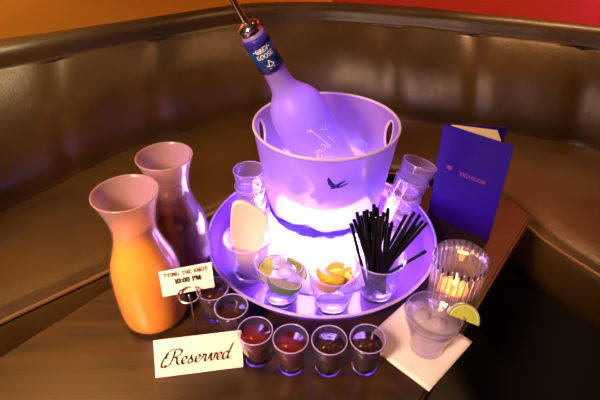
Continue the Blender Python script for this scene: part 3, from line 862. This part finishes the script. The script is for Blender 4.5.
ck = thing('cocktail_glass', 'short tapered glass of pale cloudy margarita standing on the white napkin', 'glass', (.168, .393, .0033))
prof_o = [(0, .0012), (.018, 0), (.0215, .001), (.0225, .004), (.0215, .009), (.0235, .018), (.0295, .040), (.0345, .055), (.0368, .066), (.0362, .067), (.0350, .066), (.0330, .055), (.0280, .040), (.0220, .018), (.0195, .011), (0, .0095)]
obj('bowl', lathe(prof_o, 72), M['thin'], ck)
obj('lip', tube([(.0360*math.cos(2*PI*k/64), .0360*math.sin(2*PI*k/64), .0668) for k in range(64)], .0009, 8, True), M['clear'], ck)
obj('margarita', lathe([(0, .0105), (.0188, .0115), (.0213, .018), (.0273, .040), (.0322, .055), (.0328, .057), (0, .0572)], 64), M['drink'], ck)
for k, (dx, dy) in enumerate(((-.012, .004), (.006, -.009), (.010, .010))):
    o = ice0.copy(); C.objects.link(o); del o['group']; o.scale = (.75, .75, .45)
    put(o, (.168+dx, .393+dy, .0600), (.15*k, .1, .7*k+.3), ['ice cube floating in the margarita, leftmost of its three', 'ice cube floating in the margarita, nearest the front of its glass', 'ice cube floating in the margarita, nearest the lime slice'][k])

# lime slice perched on the rim
ls = thing('lime_slice', 'pale green lime slice perched on the rim of the margarita glass', 'fruit', (.2025, .3860, .0655), (math.radians(52), math.radians(18), math.radians(-12)))
def halfdisc(r1, r0, th):
    bm = bmesh.new(); n = 24
    oa = [(r1*math.cos(PI*i/n), r1*math.sin(PI*i/n)) for i in range(n+1)]
    ia = [(r0*math.cos(PI*i/n), r0*math.sin(PI*i/n)) for i in range(n, -1, -1)] if r0 else []
    pl = oa+ia
    a = [bm.verts.new((x, y, -th/2)) for x, y in pl]; b = [bm.verts.new((x, y, th/2)) for x, y in pl]
    if r0:
        m_ = n+1
        for i in range(n):
            bm.faces.new((a[i], a[i+1], a[2*m_-2-i], a[2*m_-1-i])); bm.faces.new((b[i+1], b[i], b[2*m_-1-i], b[2*m_-2-i]))
    else:
        bm.faces.new(a[::-1]); bm.faces.new(b)
    q_ = len(pl)
    for i in range(q_): bm.faces.new((a[i], a[(i+1) % q_], b[(i+1) % q_], b[i]))
    return bm
obj('rind', halfdisc(.0205, .0188, .0062), M['rind_pale'], ls, smooth=False)
obj('pith', halfdisc(.0187, .0172, .0060), M['pith'], ls, smooth=False)
obj('flesh', halfdisc(.0171, 0, .0058), M['flesh_g'], ls, smooth=False)

# ------------------------------------------------------------------ lights
def area(name, loc, target, size, power, c, sy=None, spread=180):
    l = bpy.data.lights.new(name, 'AREA'); l.spread = math.radians(spread); l.size = size; l.energy = power; l.color = c
    if sy: l.shape = 'RECTANGLE'; l.size_y = sy
    o = bpy.data.objects.new(name, l); C.objects.link(o); o.location = loc
    o.rotation_euler = (V(target)-V(loc)).to_track_quat('-Z', 'Y').to_euler(); return o
def point(name, loc, r, power, c):
    l = bpy.data.lights.new(name, 'POINT'); l.shadow_soft_size = r; l.energy = power; l.color = c
    o = bpy.data.objects.new(name, l); C.objects.link(o); o.location = loc; return o
area('warm_ceiling_lamp', (-1.15, 1.25, 1.75), (-.3, .4, 0), .5, 8.5, (1, .50, .12), spread=80)
area('warm_lamp_behind_viewer', (-.65, -.45, .95), (-.24, .42, .05), .25, 7.0, (1, .60, .39), spread=62)
area('added_orange_wall_fill', (-.85, 1.10, 1.1), (-.90, 1.33, .27), .25, 4.5, (1, .72, .38), spread=75)  # unseen light added to brighten the orange wall
point('ceiling_downlight', (.05, .95, 1.8), .04, 3.2, (1, .62, .3))
area('added_red_wall_fill', (.8, 1.25, 1.5), (1.0, 1.65, .3), .3, 19, (1, .50, .2), spread=120)  # unseen light added to lift the red wall
area('violet_wall_lamp', (1.08, 1.36, .48), (.99, 1.52, .18), .06, .35, (.5, .1, 1), spread=60)
point('bucket_led', (BC.x, BC.y, TZ+.061+.045), .035, 2.6, (.60, .42, 1))
point('candle_light', (.219, .470, .060), .006, .16, (1, .55, .15))
w = bpy.data.worlds.new('dim_room'); S.world = w; w.use_nodes = True
bg = w.node_tree.nodes['Background']; bg.inputs[0].default_value = (.5, .24, .12, 1); bg.inputs[1].default_value = .06

# ------------------------------------------------------------------ camera
cam = bpy.data.cameras.new('camera'); cam.sensor_width = 36; cam.lens = FPX/600*36; cam.clip_start = .01
co = bpy.data.objects.new('camera', cam); C.objects.link(co)
co.location = (0, 0, CAMH); co.rotation_euler = (PI/2-PITCH, 0, 0)
S.camera = co
S.view_settings.view_transform = 'Standard'; S.view_settings.look = 'None'
S.view_settings.gamma = 1; S.view_settings.exposure = 0; S.view_settings.use_curve_mapping = False
cy = S.cycles
cy.use_denoising = True; cy.max_bounces = 14; cy.transparent_max_bounces = 24; cy.transmission_bounces = 12
cy.diffuse_bounces = 4; cy.glossy_bounces = 5
cy.sample_clamp_indirect = 6; cy.caustics_reflective = False; cy.caustics_refractive = True
cy.blur_glossy = .5
